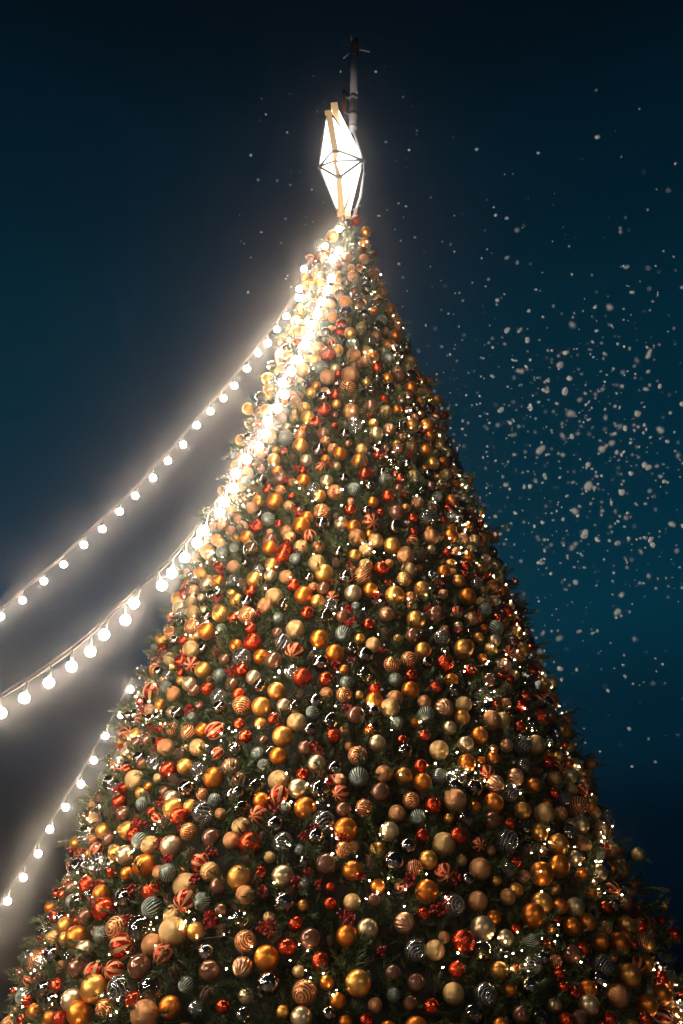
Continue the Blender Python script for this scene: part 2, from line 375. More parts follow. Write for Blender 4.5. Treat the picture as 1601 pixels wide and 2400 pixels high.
# ------------------------------------------------------------------ festoon light strings
BR_ = .035
def bulb_meshes():
    bm = bmesh.new(); bmesh.ops.create_icosphere(bm, subdivisions=3, radius=BR_); glass = bm_mesh('bulb', bm, M_bulb)
    bm = bmesh.new(); lathe(bm, [(.010, .031), (.014, .033), (.014, .07), (.009, .078), (.005, .125)], 12); sock = bm_mesh('lamp_holder', bm, M_socket)
    return glass, sock
GLASS, SOCK = bulb_meshes()
def surf_hit(px, py, off=0.0):
    """distance along the pixel's ray to the cone surface grown by off; when the ray misses, the closest pass"""
    d = ray(px, py); t = np.linspace(5, 18, 1301); P = CAM + t[:, None] * d
    q = np.hypot(P[:, 0] - TX, P[:, 1] - TY) - (R0 + off + KR * (TOP - P[:, 2])); q = np.where(P[:, 2] > TOP + .3, 9, q)
    h = np.nonzero(q < 0)[0]
    return (t[h[0]], True) if len(h) else (t[int(np.argmin(q))], False)
def festoon(label, pts, d0, d1, extra, front, gap=.2, anchor=None):
    """pts: where the bulbs hang, top of the tree first; d0/d1: how far the first and last are from the eye"""
    L = [0.0]
    for a, b in zip(pts, pts[1:]): L.append(L[-1] + math.hypot(b[0] - a[0], b[1] - a[1]))
    ds = []
    for (x, y), l in zip(pts, L):
        t = l / L[-1]; dist = 1 / ((1 - t) / d0 + t / d1)
        if front:
            h, ok = surf_hit(x, y, gap)
            if ok: dist = min(dist, h)
        ds.append(dist)
    ds = np.array(ds)
    for _ in range(400): ds[1:-1] = np.minimum(ds[1:-1], (ds[:-2] + ds[2:]) / 2)     # hangs clear of the boughs in one even sweep
    P = np.array([CAM + ray(x, y) * d_ for (x, y), d_ in zip(pts, ds)])
    # the string goes on out of the picture to its far anchor
    if anchor is not None:
        a, b = P[-1], np.array(anchor, float); n = int(np.linalg.norm(b - a) / .34); u_ = (np.arange(1, n + 1) / n)[:, None]
        v0 = (P[-1] - P[-9]) / np.linalg.norm(P[-1] - P[-9]) * np.linalg.norm(b - a) * .5
        P = np.concatenate([P, (1 - u_) ** 2 * a + 2 * u_ * (1 - u_) * (a + v0) + u_ ** 2 * b])
    s = np.arange(len(P)); k = min(len(P), 16); co = [np.polyfit(s[-k:], P[-k:, i], 2 if i == 2 else 1) for i in range(3)]
    Q = np.array([[np.polyval(co[i], len(P) + j) for i in range(3)] for j in range(extra)]) if extra else np.zeros((0, 3))
    if extra: Q += P[-1] - np.array([np.polyval(co[i], len(P) - 1) for i in range(3)]); Q = Q[Q[:, 2] > 2.2]
    A = np.concatenate([P, Q]) if len(Q) else P
    root = empty('festoon_light_string', A[0]); tag(root, label, 'string lights', 'festoon strings of round white bulbs')
    off = Vector(A[0])
    # smooth cable above the bulbs; the lamp holders hang from it
    up = np.array([0, 0, .125])
    C = A + up
    C2 = C.copy()
    for _ in range(2): C2[1:-1] = (C2[:-2] + 2 * C2[1:-1] + C2[2:]) / 4
    C2[:, 2] = np.maximum(C2[:, 2], C[:, 2] - .02)
    for dz, r in ((0, .004), (.04, .003)):
        bm = bmesh.new(); tube(bm, [Vector(c) - off + Vector((0, 0, dz)) for c in C2], r, 6); link('cable', bm_mesh('cable', bm, M_cable), root)
    for a, c in zip(A, C2):
        v = Vector(c - a); tilt = Vector((0, 0, 1)).rotation_difference(v.normalized())
        so = link('lamp_holder', SOCK, root); so.location = Vector(a) - off; so.rotation_mode = 'QUATERNION'; so.rotation_quaternion = tilt
        link('bulb', GLASS, so)
    return A
S1 = [(795, 537), (762, 577), (713, 630), (701, 677), (700, 698), (671, 741), (649, 772), (628, 804), (605, 828), (579, 864), (549, 904), (524, 933), (493, 964), (461, 997), (430, 1042), (394, 1080), (359, 1120), (317, 1162), (281, 1199), (240, 1240), (197, 1277), (149, 1323), (103, 1362), (53, 1407), (2, 1445)]
S2 = [(794, 588), (780, 606), (777, 652), (768, 679), (757, 707), (744, 736), (731, 762), (725, 785), (716, 810), (700, 844), (683, 871), (663, 898), (667, 925), (649, 957), (627, 987), (623, 1016), (606, 1046), (578, 1076), (553, 1110), (547, 1144), (527, 1176), (515, 1202), (478, 1243), (462, 1272), (433, 1307), (403, 1343), (380, 1372), (314, 1414), (294, 1453), (244, 1488), (212, 1527), (168, 1562), (115, 1600), (57, 1636), (3, 1671)]
S3 = [(305, 1615), (283, 1675), (247, 1725), (220, 1782), (190, 1838), (154, 1892), (117, 1944), (90, 2001), (55, 2057), (18, 2112)]
FEST = []
FEST.append(festoon('uppermost string of white bulbs sagging from the treetop, clear of the branches', S1, 15.2, 13.2, 9, True, .25))
FEST.append(festoon('string of big bright white bulbs running down the front of the tree', S2, 14.6, 8.2, 0, True, 1.4, (-4.2, -3.0, 5.4)))
FEST.append(festoon('lowest string of small white bulbs emerging from behind the tree', S3, 13.6, 13.9, 8, False))

# unseen strings of the same bulbs, added as fill light for tree and snow
def added_fill_string(a, b, n, label):
    a, b = np.array(a), np.array(b)
    pts = [a + (b - a) * t - np.array([0, 0, 2.6 * t * (1 - t)]) for t in np.linspace(0.02, 1, n)]
    root = empty('festoon_light_string', pts[0]); tag(root, label, 'string lights', 'festoon strings of round white bulbs')
    off = Vector(pts[0]); bm = bmesh.new(); tube(bm, [Vector(p) - off + Vector((0, 0, .125)) for p in pts], .0045, 6); link('cable', bm_mesh('cable', bm, M_cable), root)
    for p in pts:
        so = link('lamp_holder', SOCK, root); so.location = Vector(p) - off; link('bulb', GLASS, so)
added_fill_string([-4.2, -3.0, 5.5], [-6.6, 8.0, 6.0], 64, 'added unseen string of white bulbs lighting the tree from one side')
added_fill_string([2.4, -4.2, 4.2], [4.3, 1.6, 4.4], 18, 'short added string of unseen white bulbs lighting the snow from the front')

# ------------------------------------------------------------------ ornaments: meshes and materials
def uvball(nu=36, nv=22, fn=None):
    V = []; F = []
    for j in range(nv + 1):
        th = math.pi * j / nv
        for i in range(nu):
            ph = 2 * math.pi * i / nu; d = np.array([math.sin(th) * math.cos(ph), math.sin(th) * math.sin(ph), math.cos(th)])
            V.append(d * (fn(th, ph, d) if fn else 1))
    for j in range(nv):
        for i in range(nu): F.append((j * nu + i, (j + 1) * nu + i, (j + 1) * nu + (i + 1) % nu, j * nu + (i + 1) % nu))
    return np.array(V), np.array(F)
def ball_mesh(name, mat, fn=None, nu=36, nv=22, smooth=True):
    V, F = uvball(nu, nv, fn); me = mesh_np(name, V, F, mat, smooth); return me
def cells(seed, n):
    r = np.random.default_rng(seed); C = r.normal(0, 1, (n, 3)); return C / np.linalg.norm(C, axis=1)[:, None]
CK = cells(3, 70)
def crackle_fn(th, ph, d):
    q = np.sort(CK @ d)[::-1]; return .93 + .5 * min(q[0] - q[1], .16)
i_ = np.arange(130); zf = 1 - 2 * (i_ + .5) / 130; af = i_ * 2.39996
FB = np.stack([np.sqrt(1 - zf ** 2) * np.cos(af), np.sqrt(1 - zf ** 2) * np.sin(af), zf], 1)
def hob_fn(th, ph, d):
    return .93 + .07 * max(0, 1 - ((1 - (FB @ d).max()) / .012))
def rings_fn(th, ph, d):     # embossed rings round the nose of a red ball
    return 1 + (.022 * math.sin(th * 26) if th > 2.1 else 0)
M = {
 'G': satin('matte_gold', (.95, .44, .10), .38), 'O': satin('matte_orange', (.95, .27, .035), .36),
 'P': satin('pearl_champagne', (.82, .6, .34), .34), 'R': satin('satin_red', (.85, .075, .022), .24),
 'T': glitter('champagne_glitter', (.74, .47, .2)), 'U': glitter('bronze_glitter', (.6, .28, .12)),
 'K': satin('crackled_red', (.85, .075, .025), .14), 'M': principled('silver_mirror', (.34, .3, .28), 1, .02),
 'B': principled('bronze_mirror', (.22, .085, .042), .45, .05, Coat_Weight=1.0, Coat_Roughness=.02),
 'S': stripes('copper_with_rings', (.72, .22, .075), (.85, .42, .19), 24.0, 'rings'),
 'Y': stripes('red_and_cream', (.58, .04, .016), (.56, .3, .13), 7.0, 'segments'),
 'V': None, 'C': thin_glass('clear_swirl_glass', (.9, .9, .9), True, .12), 'A': thin_glass('amber_glass', (.72, .6, .36), False, .1),
 'H': satin('hobnail_gold', (.7, .42, .16), .4), 'L': satin('fluted_rose', (.7, .36, .2), .34),
 'N': M_cone}
mv = principled('ribbed_green', (.02, .05, .035), .5, .3)         # silver glitter sits on the crests of the ribs
tc = NN(mv, 'ShaderNodeTexCoord'); ln = NN(mv, 'ShaderNodeVectorMath', operation='LENGTH'); LK(mv, tc.outputs['Object'], ln.inputs[0])
rp = NN(mv, 'ShaderNodeValToRGB'); rp.color_ramp.elements[0].position = .965; rp.color_ramp.elements[0].color = (.008, .022, .016, 1); rp.color_ramp.elements[1].position = .995; rp.color_ramp.elements[1].color = (.5, .55, .46, 1)
LK(mv, ln.outputs['Value'], rp.inputs[0]); LK(mv, rp.outputs[0], BS(mv).inputs['Base Color']); M['V'] = mv
def cone_mesh():
    V = []; F = []
    n = 78
    for i in range(n):
        t = (i + .5) / n; th = math.acos(1 - 1.86 * t); a = i * 2.39996
        prof = .74 * math.sin(th) ** .8; z = -1.15 * math.cos(th)
        c = np.array([math.cos(a) * prof * .45, math.sin(a) * prof * .45, z - .06]); rd = np.array([math.cos(a), math.sin(a), 0.]); tg = np.array([-math.sin(a), math.cos(a), 0.])
        tip = np.array([rd[0] * prof, rd[1] * prof, z + .13]); w = .17 * (0.5 + math.sin(th) * .6)
        k = len(V); V += [c - tg * w * .6, c + tg * w * .6, tip + tg * w + np.array([0, 0, .02]), tip + rd * .05, tip - tg * w + np.array([0, 0, .02]), tip - np.array([0, 0, .07])]
        F += [(k, k + 1, k + 2), (k, k + 2, k + 3), (k, k + 3, k + 4), (k + 1, k + 5, k + 2), (k + 2, k + 5, k + 3), (k + 3, k + 5, k + 4), (k + 4, k + 5, k), (k, k + 5, k + 1)]
    V2, F2 = uvball(14, 10); k = len(V); V = np.concatenate([np.array(V), V2 * np.array([.36, .36, 1.02])])
    F2 = np.concatenate([F2[:, [0, 1, 2]], F2[:, [0, 2, 3]]]) + k
    return mesh_np('pine_cone', V, np.concatenate([np.array(F), F2]), M_cone)
MESH = {}
for k in 'GOPTUMBSYCA': MESH[k] = ball_mesh('ball', M[k])
MESH['R'] = ball_mesh('ball', M['R'], rings_fn, 36, 48)
MESH['K'] = ball_mesh('ball', M['K'], crackle_fn, 48, 32, False)
MESH['V'] = ball_mesh('ball', M['V'], lambda th, ph, d: 1 - .09 * (1 - abs(math.cos(10 * ph))) * min(1, math.sin(th) * 1.6), 120, 18)
MESH['L'] = ball_mesh('ball', M['L'], lambda th, ph, d: 1 - .11 * (1 - abs(math.cos(7 * ph + 1.4 * math.cos(th)))) * min(1, math.sin(th) * 1.6), 98, 18)
MESH['H'] = ball_mesh('ball', M['H'], hob_fn, 84, 52)
MESH['N'] = cone_mesh()
bm = bmesh.new(); lathe(bm, [(.19, .93), (.2, .965), (.2, 1.1), (.16, 1.13), (.05, 1.135)], 14); tube(bm, [(.07 * math.cos(a), 0, 1.17 + .07 * math.sin(a)) for a in np.linspace(-1.2, 4.4, 10)], .014, 5); CAPM = bm_mesh('cap', bm, M_cap)

# where the photo shows them: crop origin, zoom, then x y radius kind
TAB = {
(500,1300,3.92): "540 95 65G,380 228 75G,45 245 62O,525 195 60P,670 205 65U,955 80 82T,1020 172 88G,640 10 70R,750 40 55V,290 80 42M,410 140 55C,190 110 60U,60 110 60K,260 265 55N,345 335 62K,475 310 50N,560 390 85T,740 280 62R,830 375 85O,920 300 48S,1015 315 65B,1100 390 60Y,1220 215 75M,1285 355 80P,1375 190 85S,1400 100 65T,1445 325 68O,1300 10 60G,1545 130 68R,1510 450 50N,880 215 50M,960 430 65G,1075 465 72C,480 470 75U,215 420 65G,300 435 68M,655 460 65A,305 555 82S,65 545 78G,185 580 55K,600 585 55V,865 540 70K,1035 570 80A,1190 570 65B,1430 640 60K,1195 725 75V,755 685 88T,975 775 85O,635 800 80C,345 680 60K,365 805 82R,75 680 50V,55 795 45N,210 840 65O,265 945 92C,110 960 55B,440 940 72O,555 970 80B,745 890 85Y,1115 910 85O,985 1000 82M,1395 930 82M,1470 830 72T,1275 860 65A,720 1080 70C,820 1125 85R,1035 1145 72K,260 1060 70K,370 1130 70P,60 1110 65V,175 1195 65B,430 1210 70A,580 1255 82G,235 1285 62R,265 1385 88S,440 1395 88G,650 1390 68P,755 1400 75A,945 1345 75M,1040 1280 62U,1205 1290 75S,1225 1180 65V,1390 1105 82A,1205 1055 45O,1490 1235 65R,1480 1345 80O,1310 1480 85B,1475 1440 60M,560 1510 60K,765 1545 90T,60 1410 65M,1080 1530 85A,910 1450 60V,800 1280 40N,910 910 35N,50 1310 80C,45 350 45M,1340 1290 40H,1215 470 45N,1130 80 55N,1310 470 40V",
(600,900,3.92): "45 120 55A,145 95 55G,365 165 55U,445 225 58G,100 240 60G,235 305 65B,350 315 40H,475 310 65G,625 240 68R,560 350 60K,500 85 50G,620 125 58M,730 100 55K,845 35 75S,740 185 45G,875 255 76U,905 385 78C,1065 60 62A,1060 200 68B,1195 250 60T,1225 40 55M,1335 140 55B,1300 235 45O,1105 455 65P,1225 415 60L,1335 400 62A,815 465 58M,620 455 62B,640 525 48S,405 470 55S,275 490 70V,405 570 72G,120 480 70G,580 605 68M,715 600 58S,770 640 62O,970 600 55H,1030 525 45N,955 710 76O,1125 655 55K,1105 590 55M,1310 600 60B,165 695 60G,460 700 55P,330 680 45N,260 695 35N,595 765 50Y,45 780 50B,225 870 65B,435 890 66O,40 880 60M,650 895 62P,810 870 52M,1000 835 65K,1190 880 60V,1330 870 45R,1285 830 35R,1400 740 60M,110 965 55K,225 975 50S,170 1080 78O,30 1085 40G,300 1120 50T,460 1025 45N,530 960 60C,585 1030 60G,725 995 72U,900 965 60V,1215 1035 62R,1075 1085 50O,605 1175 76S,465 1230 62O,415 1300 82O,610 1290 72M,740 1215 42N,785 1285 65P,875 1160 62K,900 1310 65O,1055 1270 80Y,1020 1165 55M,1295 1180 75B,1530 990 62A,1560 1230 60C,110 1240 65V,290 1270 40N,20 1310 50R,285 1360 65U,310 1410 60T,495 1400 70Y,650 1400 45N,925 1410 80U,1045 1385 45O,1100 1440 70T,1250 1485 78G,1280 1320 75M,125 1505 68O,130 1440 70B,265 1540 78R,415 1500 70T,575 1495 60S,770 1550 65M,1010 1525 65T,1375 1560 70U,1440 1440 55Y",
(850,1100,3.92): "615 440 80C,830 440 65C,820 285 58O,935 265 40P,1020 275 45V,910 150 60V,980 110 40O,890 360 75M,1080 390 42G,1015 380 35U,975 525 50O,1075 505 35R,1060 630 45K,1125 610 40V,1215 620 45O,630 620 75U,925 640 60L,985 715 60P,775 765 42R,860 755 45L,970 810 62O,945 890 45R,745 860 40N,745 940 62O,885 1025 58G,1050 1050 62C,395 800 82U,425 930 75T,385 1005 72H,295 1160 90G,545 1100 75G,440 1180 60S,965 1170 78O,740 1145 45U,1215 1205 48P,1345 1270 45S,1445 1255 42U,1490 1295 30K,1120 1290 65V,865 1310 55Y,220 1330 70L,300 1350 55B,1220 1460 75V,1490 1500 55Y,1395 1035 40R,1250 985 50T,1190 860 45T,1310 1105 45Y,440 1250 35S,465 1530 75B,210 1500 55N,730 1545 75C,990 1500 45A",
(900,1500,3.136): "585 65 72G,288 75 60G,185 145 62S,60 180 62S,450 175 65R,315 165 45M,195 370 65O,495 295 50O,85 290 50V,80 430 60U,45 500 70T,295 455 50U,310 545 60V,440 500 70L,585 475 60T,575 570 55G,95 610 50V,790 590 70U,870 590 60T,515 370 50M,700 700 60O,1000 640 45R,300 705 42R,405 810 70T,150 820 55A,270 930 52R,145 1000 62G,285 1045 65O,35 985 45U,410 1000 55V,540 1015 68C,515 1080 60M,660 1090 62M,820 1060 65L,755 975 55Y,965 1010 65L,1020 770 68C,900 775 50L,1255 1020 55H,1280 860 40G,1520 910 40U,1500 990 40T,1220 740 50M,930 1120 65C,805 1200 72O,525 1180 80U,200 1180 60S,95 1275 60U,360 1220 60R,250 1300 55V,605 1310 65A,795 1330 65B,925 1350 40R,1020 1255 60G,1180 1275 72T,1300 1275 50S,40 1410 70P,440 1500 82T,545 1440 60R,285 1440 55K,175 1515 60M,905 1480 82C,1145 1415 60G,1280 1505 75G,1350 1410 60M,1520 1230 40O,1230 310 50P,1140 440 45Y,920 90 50Y,1080 110 45C,885 190 55L,1040 260 45A,1150 250 45L,1240 450 45L,920 290 40K,770 300 55B,860 260 30K,1350 590 40Y",
(550,1650,3.92): "440 300 95G,400 480 78O,695 235 62M,905 300 72R,650 405 70B,755 550 82P,1130 475 88S,1310 360 75P,1010 245 45U,215 460 65V,265 560 55V,100 300 65K,45 180 50R,330 440 55A,920 590 70M,625 650 62K,405 710 98T,190 765 85A,50 700 65B,30 810 65M,585 780 90P,410 840 90Y,785 790 98A,960 700 65L,970 820 75Y,1140 670 90V,1370 640 75U,1340 810 85B,245 890 75O,650 960 100O,465 955 55V,220 1020 85Y,60 960 80A,370 1110 85M,60 1130 85T,820 1090 108C,1020 1155 105O,1190 955 80S,1000 970 70B,150 1280 105R,445 1270 90C,745 1220 75M,1000 1340 70S,1310 1350 75G,1090 1310 50U,600 1340 45V,645 1440 50M,840 1470 95B,1080 1530 85O,1260 1450 50N,1050 390 40U,940 510 40N,260 1220 45N,90 1430 60N",
(450,2000,3.92): "80 85 85Y,165 170 88H,435 225 108G,625 185 65K,835 215 100P,1035 75 60M,250 295 80B,485 380 80U,90 440 75V,265 525 60B,450 600 85A,40 720 80G,490 810 95S,685 960 105O,880 865 82K,845 455 90M,925 370 60N,1090 790 95B,1425 760 92O,1470 450 75T,1270 465 55R,1040 275 50V,1020 480 50G,1180 990 75R,465 1045 90L,130 910 75M,160 1080 90B,705 1200 100M,1035 1280 105S,1520 1185 105G,1340 1360 70O,1005 1510 90P,285 1410 65K,130 1310 80N,30 1420 60C,1260 1470 60M,690 1420 50N,275 710 60N,1265 800 45N,500 75 60N,780 790 50N,390 480 45N,1270 310 40R",
(800,2000,3.92): "480 80 95M,670 135 72S,800 60 82G,945 180 85Y,1275 145 95U,1160 240 60M,785 350 100O,1035 480 95C,1255 440 85U,300 430 60B,240 700 92P,580 640 90L,755 560 60K,1300 690 105P,1120 810 100R,680 890 95C,860 890 85T,945 770 50U,1400 590 60O,1290 890 85A,155 1190 108G,250 1005 60N,475 1100 70B,1060 1070 70R,1450 1080 75G,1030 1290 90T,1320 1300 100C,830 1410 70K,1210 1470 85A,480 1300 60V,230 1530 55R,270 80 60N,350 860 50N,1540 150 60C,1530 400 70U",
(1100,1900,3.13): "530 465 82O,530 680 75G,470 770 85O,770 350 55P,830 480 55O,775 710 65P,865 820 60O,990 285 45R,1085 285 40O,1240 320 48P,1285 260 35O,1045 580 55Y,1210 555 45R,1000 710 45K,835 1010 45K,1170 1210 80G,1470 1230 50P,875 1430 70P,870 1310 60O,690 1295 40K,765 1335 42K,460 1130 70C,1265 950 50S,1340 840 45Y,1410 805 35K,1500 910 55K,1450 1360 38O,1550 1350 45R,1400 1000 50M,990 430 50M,540 1080 50M,440 1290 60M,950 1240 60M,1430 700 30G,1370 1110 40A,630 1110 45S,655 1190 40R,720 160 45M,460 960 50V,1000 860 45S,1460 1490 30Y,380 1500 60B,710 1540 50R,1310 1320 30V",
(200,1650,3.92): "370 75 50G,405 110 60M,465 95 50M,505 130 55Y,600 145 55A,345 230 60U,460 285 58G,325 350 35G,385 370 35L,705 220 55R,575 330 68B,740 400 78U,950 265 72S,1080 240 65O,1190 245 88Y,1030 400 78T,920 410 40P,1220 455 60Y,1375 420 68M,235 510 60A,325 490 65V,500 500 65M,520 550 55B,650 530 85C,760 605 75R,915 575 72G,1040 610 75C,1180 680 95O,1335 580 82L,330 610 52Y,180 680 60V,455 700 90T,270 790 62C,150 870 70B,315 900 68R,560 860 60N,525 920 60V,575 765 40O,795 870 75P,805 960 92G,935 780 80M,1075 830 55S,1190 880 60V,1360 830 75M,1415 700 75B,970 950 70G,1075 990 100C,855 1035 75R,655 1050 50Y,810 690 60N,890 480 45N,350 1010 68B,165 1165 68G,395 1165 82G,445 1200 72K,215 1240 58B,500 1260 75V,595 1300 82T,790 1310 98P,950 1175 80S,1155 1230 82B,1345 1255 78U,1080 1120 45N,280 1375 70G,375 1390 88P,545 1490 105O,120 1470 95C,40 1010 60Y,70 1250 45S,970 1390 70N,385 1560 60O,245 1545 60K,680 1545 60U,760 1540 70V,55 900 50T,260 1040 60N,730 1090 55N",
(350,1300,5.876): "820 20 70P,650 80 90U,515 240 50U,600 320 70C,730 290 85G,790 410 95P,620 490 75S,870 565 90A,400 610 100G,580 645 80T,450 800 75C,300 850 60Y,310 970 60B,420 960 80M,590 990 115S,790 850 75M,790 1055 125O,660 1110 50P,180 1180 100G,360 1180 75M,470 1180 75R,575 1300 115T,60 1440 70B,210 1400 80B,90 1480 45R,290 1440 95T,435 1470 95K,125 1610 70M,250 1670 85C,740 1590 115G,550 1780 100P,620 1870 90B,320 1920 110U,805 1850 95R,50 1850 80Y,150 2060 75O,390 2180 90M,140 2240 85M,740 1300 70M,590 2230 60V",
(0,1200,3.484): "1165 1310 55C,1220 1340 50O,1240 1460 75Y,1150 1500 75A,1255 1100 25V",
(0,1900,3.136): "640 50 60A,620 165 50M,560 240 48G,545 400 55Y,620 400 48M,430 610 50K,530 570 60B,650 545 65R,660 610 35A,745 610 60O,575 680 58M,425 680 45M,375 715 45O,420 765 55R,765 725 82R,630 780 60B,480 850 60G,360 890 60M,565 935 80O,480 940 45G,865 865 82S,750 915 60V,625 1030 68P,900 1005 90Y,395 1055 65M,210 1080 50C,265 1055 35O,295 1120 45C,510 1085 42A,570 1160 70B,1040 875 100A,1120 990 75U,1200 1055 70Y,1030 1150 85B,840 1175 70Y,690 1200 75Y,690 1310 92G,890 1310 95C,1120 1310 95A,530 1395 75P,330 1310 55M,420 1290 55K,585 1490 85O,390 1400 55M,1000 1400 75K,1065 1500 95U,1250 1445 75O,775 1455 65S,450 1530 60R,260 1480 55O,370 1530 50O,1370 1280 55V,1290 1200 60N,1275 890 100T,1280 770 75T,1360 665 80Y,1365 555 90T,1120 590 75R,1120 715 75V,1230 460 60V,1165 470 45U,920 640 65M,890 620 40V,1240 660 55N,180 1370 60V,160 1200 50B,100 1330 25R",
(550,480,3.136): "720 230 45G,625 300 48C,965 200 40G,955 280 38O,895 120 38R,555 390 30G,630 380 45B,825 390 40L,935 335 35B,1020 365 38B,560 410 32B,1020 510 45S,515 530 32O,515 590 38O,870 525 40S,760 545 35G,755 620 45G,770 665 45B,885 640 40B,970 620 45M,815 715 45O,910 740 50B,1060 740 55A,1145 770 45O,820 790 48M,485 790 45G,455 860 45V,455 940 50G,785 880 42K,1050 905 55A,1185 860 48S,770 940 50R,850 945 45G,670 940 40M,1000 1000 45C,865 1020 48V,615 1060 52G,690 1100 58R,755 1070 45G,875 1105 52U,980 1085 45T,350 1010 45B,380 1060 40A,395 1115 45G,590 1140 45G,960 1150 45L,1025 1115 38O,1050 1200 50R,1125 1125 50V,1200 1100 40M,500 1210 52G,410 1210 48B,635 1195 52V,680 1265 55U,760 1240 30K,850 1255 68U,885 1195 50B,1055 1280 48M,1125 1275 42O,1210 1260 45B,1290 1260 50M,245 1280 48G,275 1185 42M,345 1280 50M,100 1500 45G,120 1610 45P,165 1520 40L,50 1730 45G,110 1720 50M,1435 1300 40B,1410 1400 45O,1490 1430 35O,1540 1550 35K,1415 1630 60O,1420 1740 50N",
(400,1050,6.272): "930 70 60V,890 370 60M,1130 370 90T,1110 490 75V,1030 560 80T,1190 570 55U,770 630 80L,920 720 90P,1070 740 75S,1280 770 80G,1200 880 90U,985 1040 60U,770 1130 90S,630 1150 70U,680 1350 90O,1250 1140 95R,1120 1310 100O,540 1520 110G,750 1530 85V,930 1460 70V,1190 1500 125A,1180 1450 110T,535 930 60A,560 1030 60A"}
ORN = []      # px, py, radius in metres, distance, kind
for (x0, y0, zm), rows in TAB.items():
    for row in rows.split(','):
        x, y, rk = row.split(); k = rk[-1]; px, py, rp_ = x0 + float(x) / zm, y0 + float(y) / zm, float(rk[:-1]) / zm
        t, hit = surf_hit(px, py, .06)
        P_ = CAM + ray(px, py) * t
        if math.hypot(P_[0] - TX, P_[1] - TY) > cone_r(P_[2]) + .27 and P_[2] < TOP - 1: continue      # hangs clear of any bough
        ORN.append([px, py, rp_ * t / FPX, t, k])
# the places the photo leaves too dark to read, and the flanks: filled with the same mix, where there is room
PT = np.array([CAM + ray(o[0], o[1]) * o[3] for o in ORN]); RR = np.array([o[2] for o in ORN]); 
mixk = 'GGGGOOOOOOOOPPPTTUURRRRRKKKKMMMMBBBBSSSYYVVCCAALLHNNN'
PT = list(PT); RRl = list(RR); n_fill = 0
for _ in range(14000):
    u = rng.random(); rb = cone_r(2.1); r_ = math.sqrt(u * (rb * rb - R0 * R0) + R0 * R0); z = TOP - (r_ - R0) / KR
    a = -math.pi / 2 + rng.uniform(-1.75, 1.75); rad_ = rng.uniform(.05, .082)
    P = np.array([TX + (r_ + .055) * math.cos(a), TY + (r_ + .055) * math.sin(a), z]); px, py, dist = project(P)
    if py > 2440 or py < 590: continue
    D = np.linalg.norm(np.array(PT) - P, axis=1)
    dark = px > 1180 or (px > 950 and py < 1150) or abs(a + math.pi / 2) > 1.15
    gap = (.02 if dark else .04)
    if (D < np.array(RRl) + rad_ + gap).any(): continue
    ORN.append([px, py, rad_, dist, random.choice(mixk)]); PT.append(P); RRl.append(rad_); n_fill += 1
for _ in range(9000):                               # little ones, deeper in, wherever a gap is left
    u = rng.random(); rb = cone_r(2.2); r_ = math.sqrt(u * (rb * rb - R0 * R0) + R0 * R0); z = TOP - (r_ - R0) / KR
    a = -math.pi / 2 + rng.uniform(-1.5, 1.5); rad_ = rng.uniform(.036, .056)
    P = np.array([TX + (r_ + .03) * math.cos(a), TY + (r_ + .03) * math.sin(a), z]); px, py, dist = project(P)
    if py > 2440 or py < 620: continue
    if (np.linalg.norm(np.array(PT) - P, axis=1) < np.array(RRl) + rad_ + .02).any(): continue
    ORN.append([px, py, rad_, dist, random.choice('GGGOOOPPTUUKRRBBLNM')]); PT.append(P); RRl.append(rad_)
# ornaments that would run into each other are hung a little nearer or farther along the branch
PT = np.array(PT); RR = np.array(RRl); DIR = PT - CAM; TT = np.linalg.norm(DIR, axis=1); DIR /= TT[:, None]; T0 = TT.copy(); RAT = RR / TT
for it in range(60):
    PT = CAM + DIR * TT[:, None]; RR = RAT * TT
    D = np.linalg.norm(PT[:, None] - PT[None], axis=2); ov = RR[:, None] + RR[None] - D; np.fill_diagonal(ov, -1)
    I, J = np.nonzero(np.triu(ov > .002))
    if not len(I): break
    for i, j in zip(I, J):
        near, far = (i, j) if TT[i] <= TT[j] else (j, i); s = min(ov[i, j] * .6 + .004, .03)
        if TT[near] > T0[near] - .16: TT[near] -= s
        if TT[far] < T0[far] + .10: TT[far] += s * .8
PT = CAM + DIR * TT[:, None]; RR = RAT * TT
EX = []
for P, r in zip(PT, RR):
    h = np.array([P[0] - TX, P[1] - TY, 0]); q = np.linalg.norm(h); h /= q; g = q - cone_r(P[2])
    if g > .09 and P[2] < TOP - 1.5:
        for _ in range(7):
            b = np.array([TX, TY, P[2]]) + h * max(cone_r(P[2]) - .05, q - .22) + rng.normal(0, .06, 3)
            d = P + rng.normal(0, .07, 3) - b; l = np.linalg.norm(d); EX.append([*b, *(d / l), min(l + .02, .3)])
for _ in range(260):                                # and stray tips all over
    z = rng.uniform(2, TOP - 2.2); a = rng.uniform(0, 6.283); h = np.array([math.cos(a), math.sin(a), 0]); d = h + np.array([0, 0, .25]) + rng.normal(0, .3, 3); d /= np.linalg.norm(d)
    EX.append([*(np.array([TX, TY, z]) + h * (cone_r(z) - .04)), *d, rng.uniform(.18, .26)])
build_crown(np.array(EX))
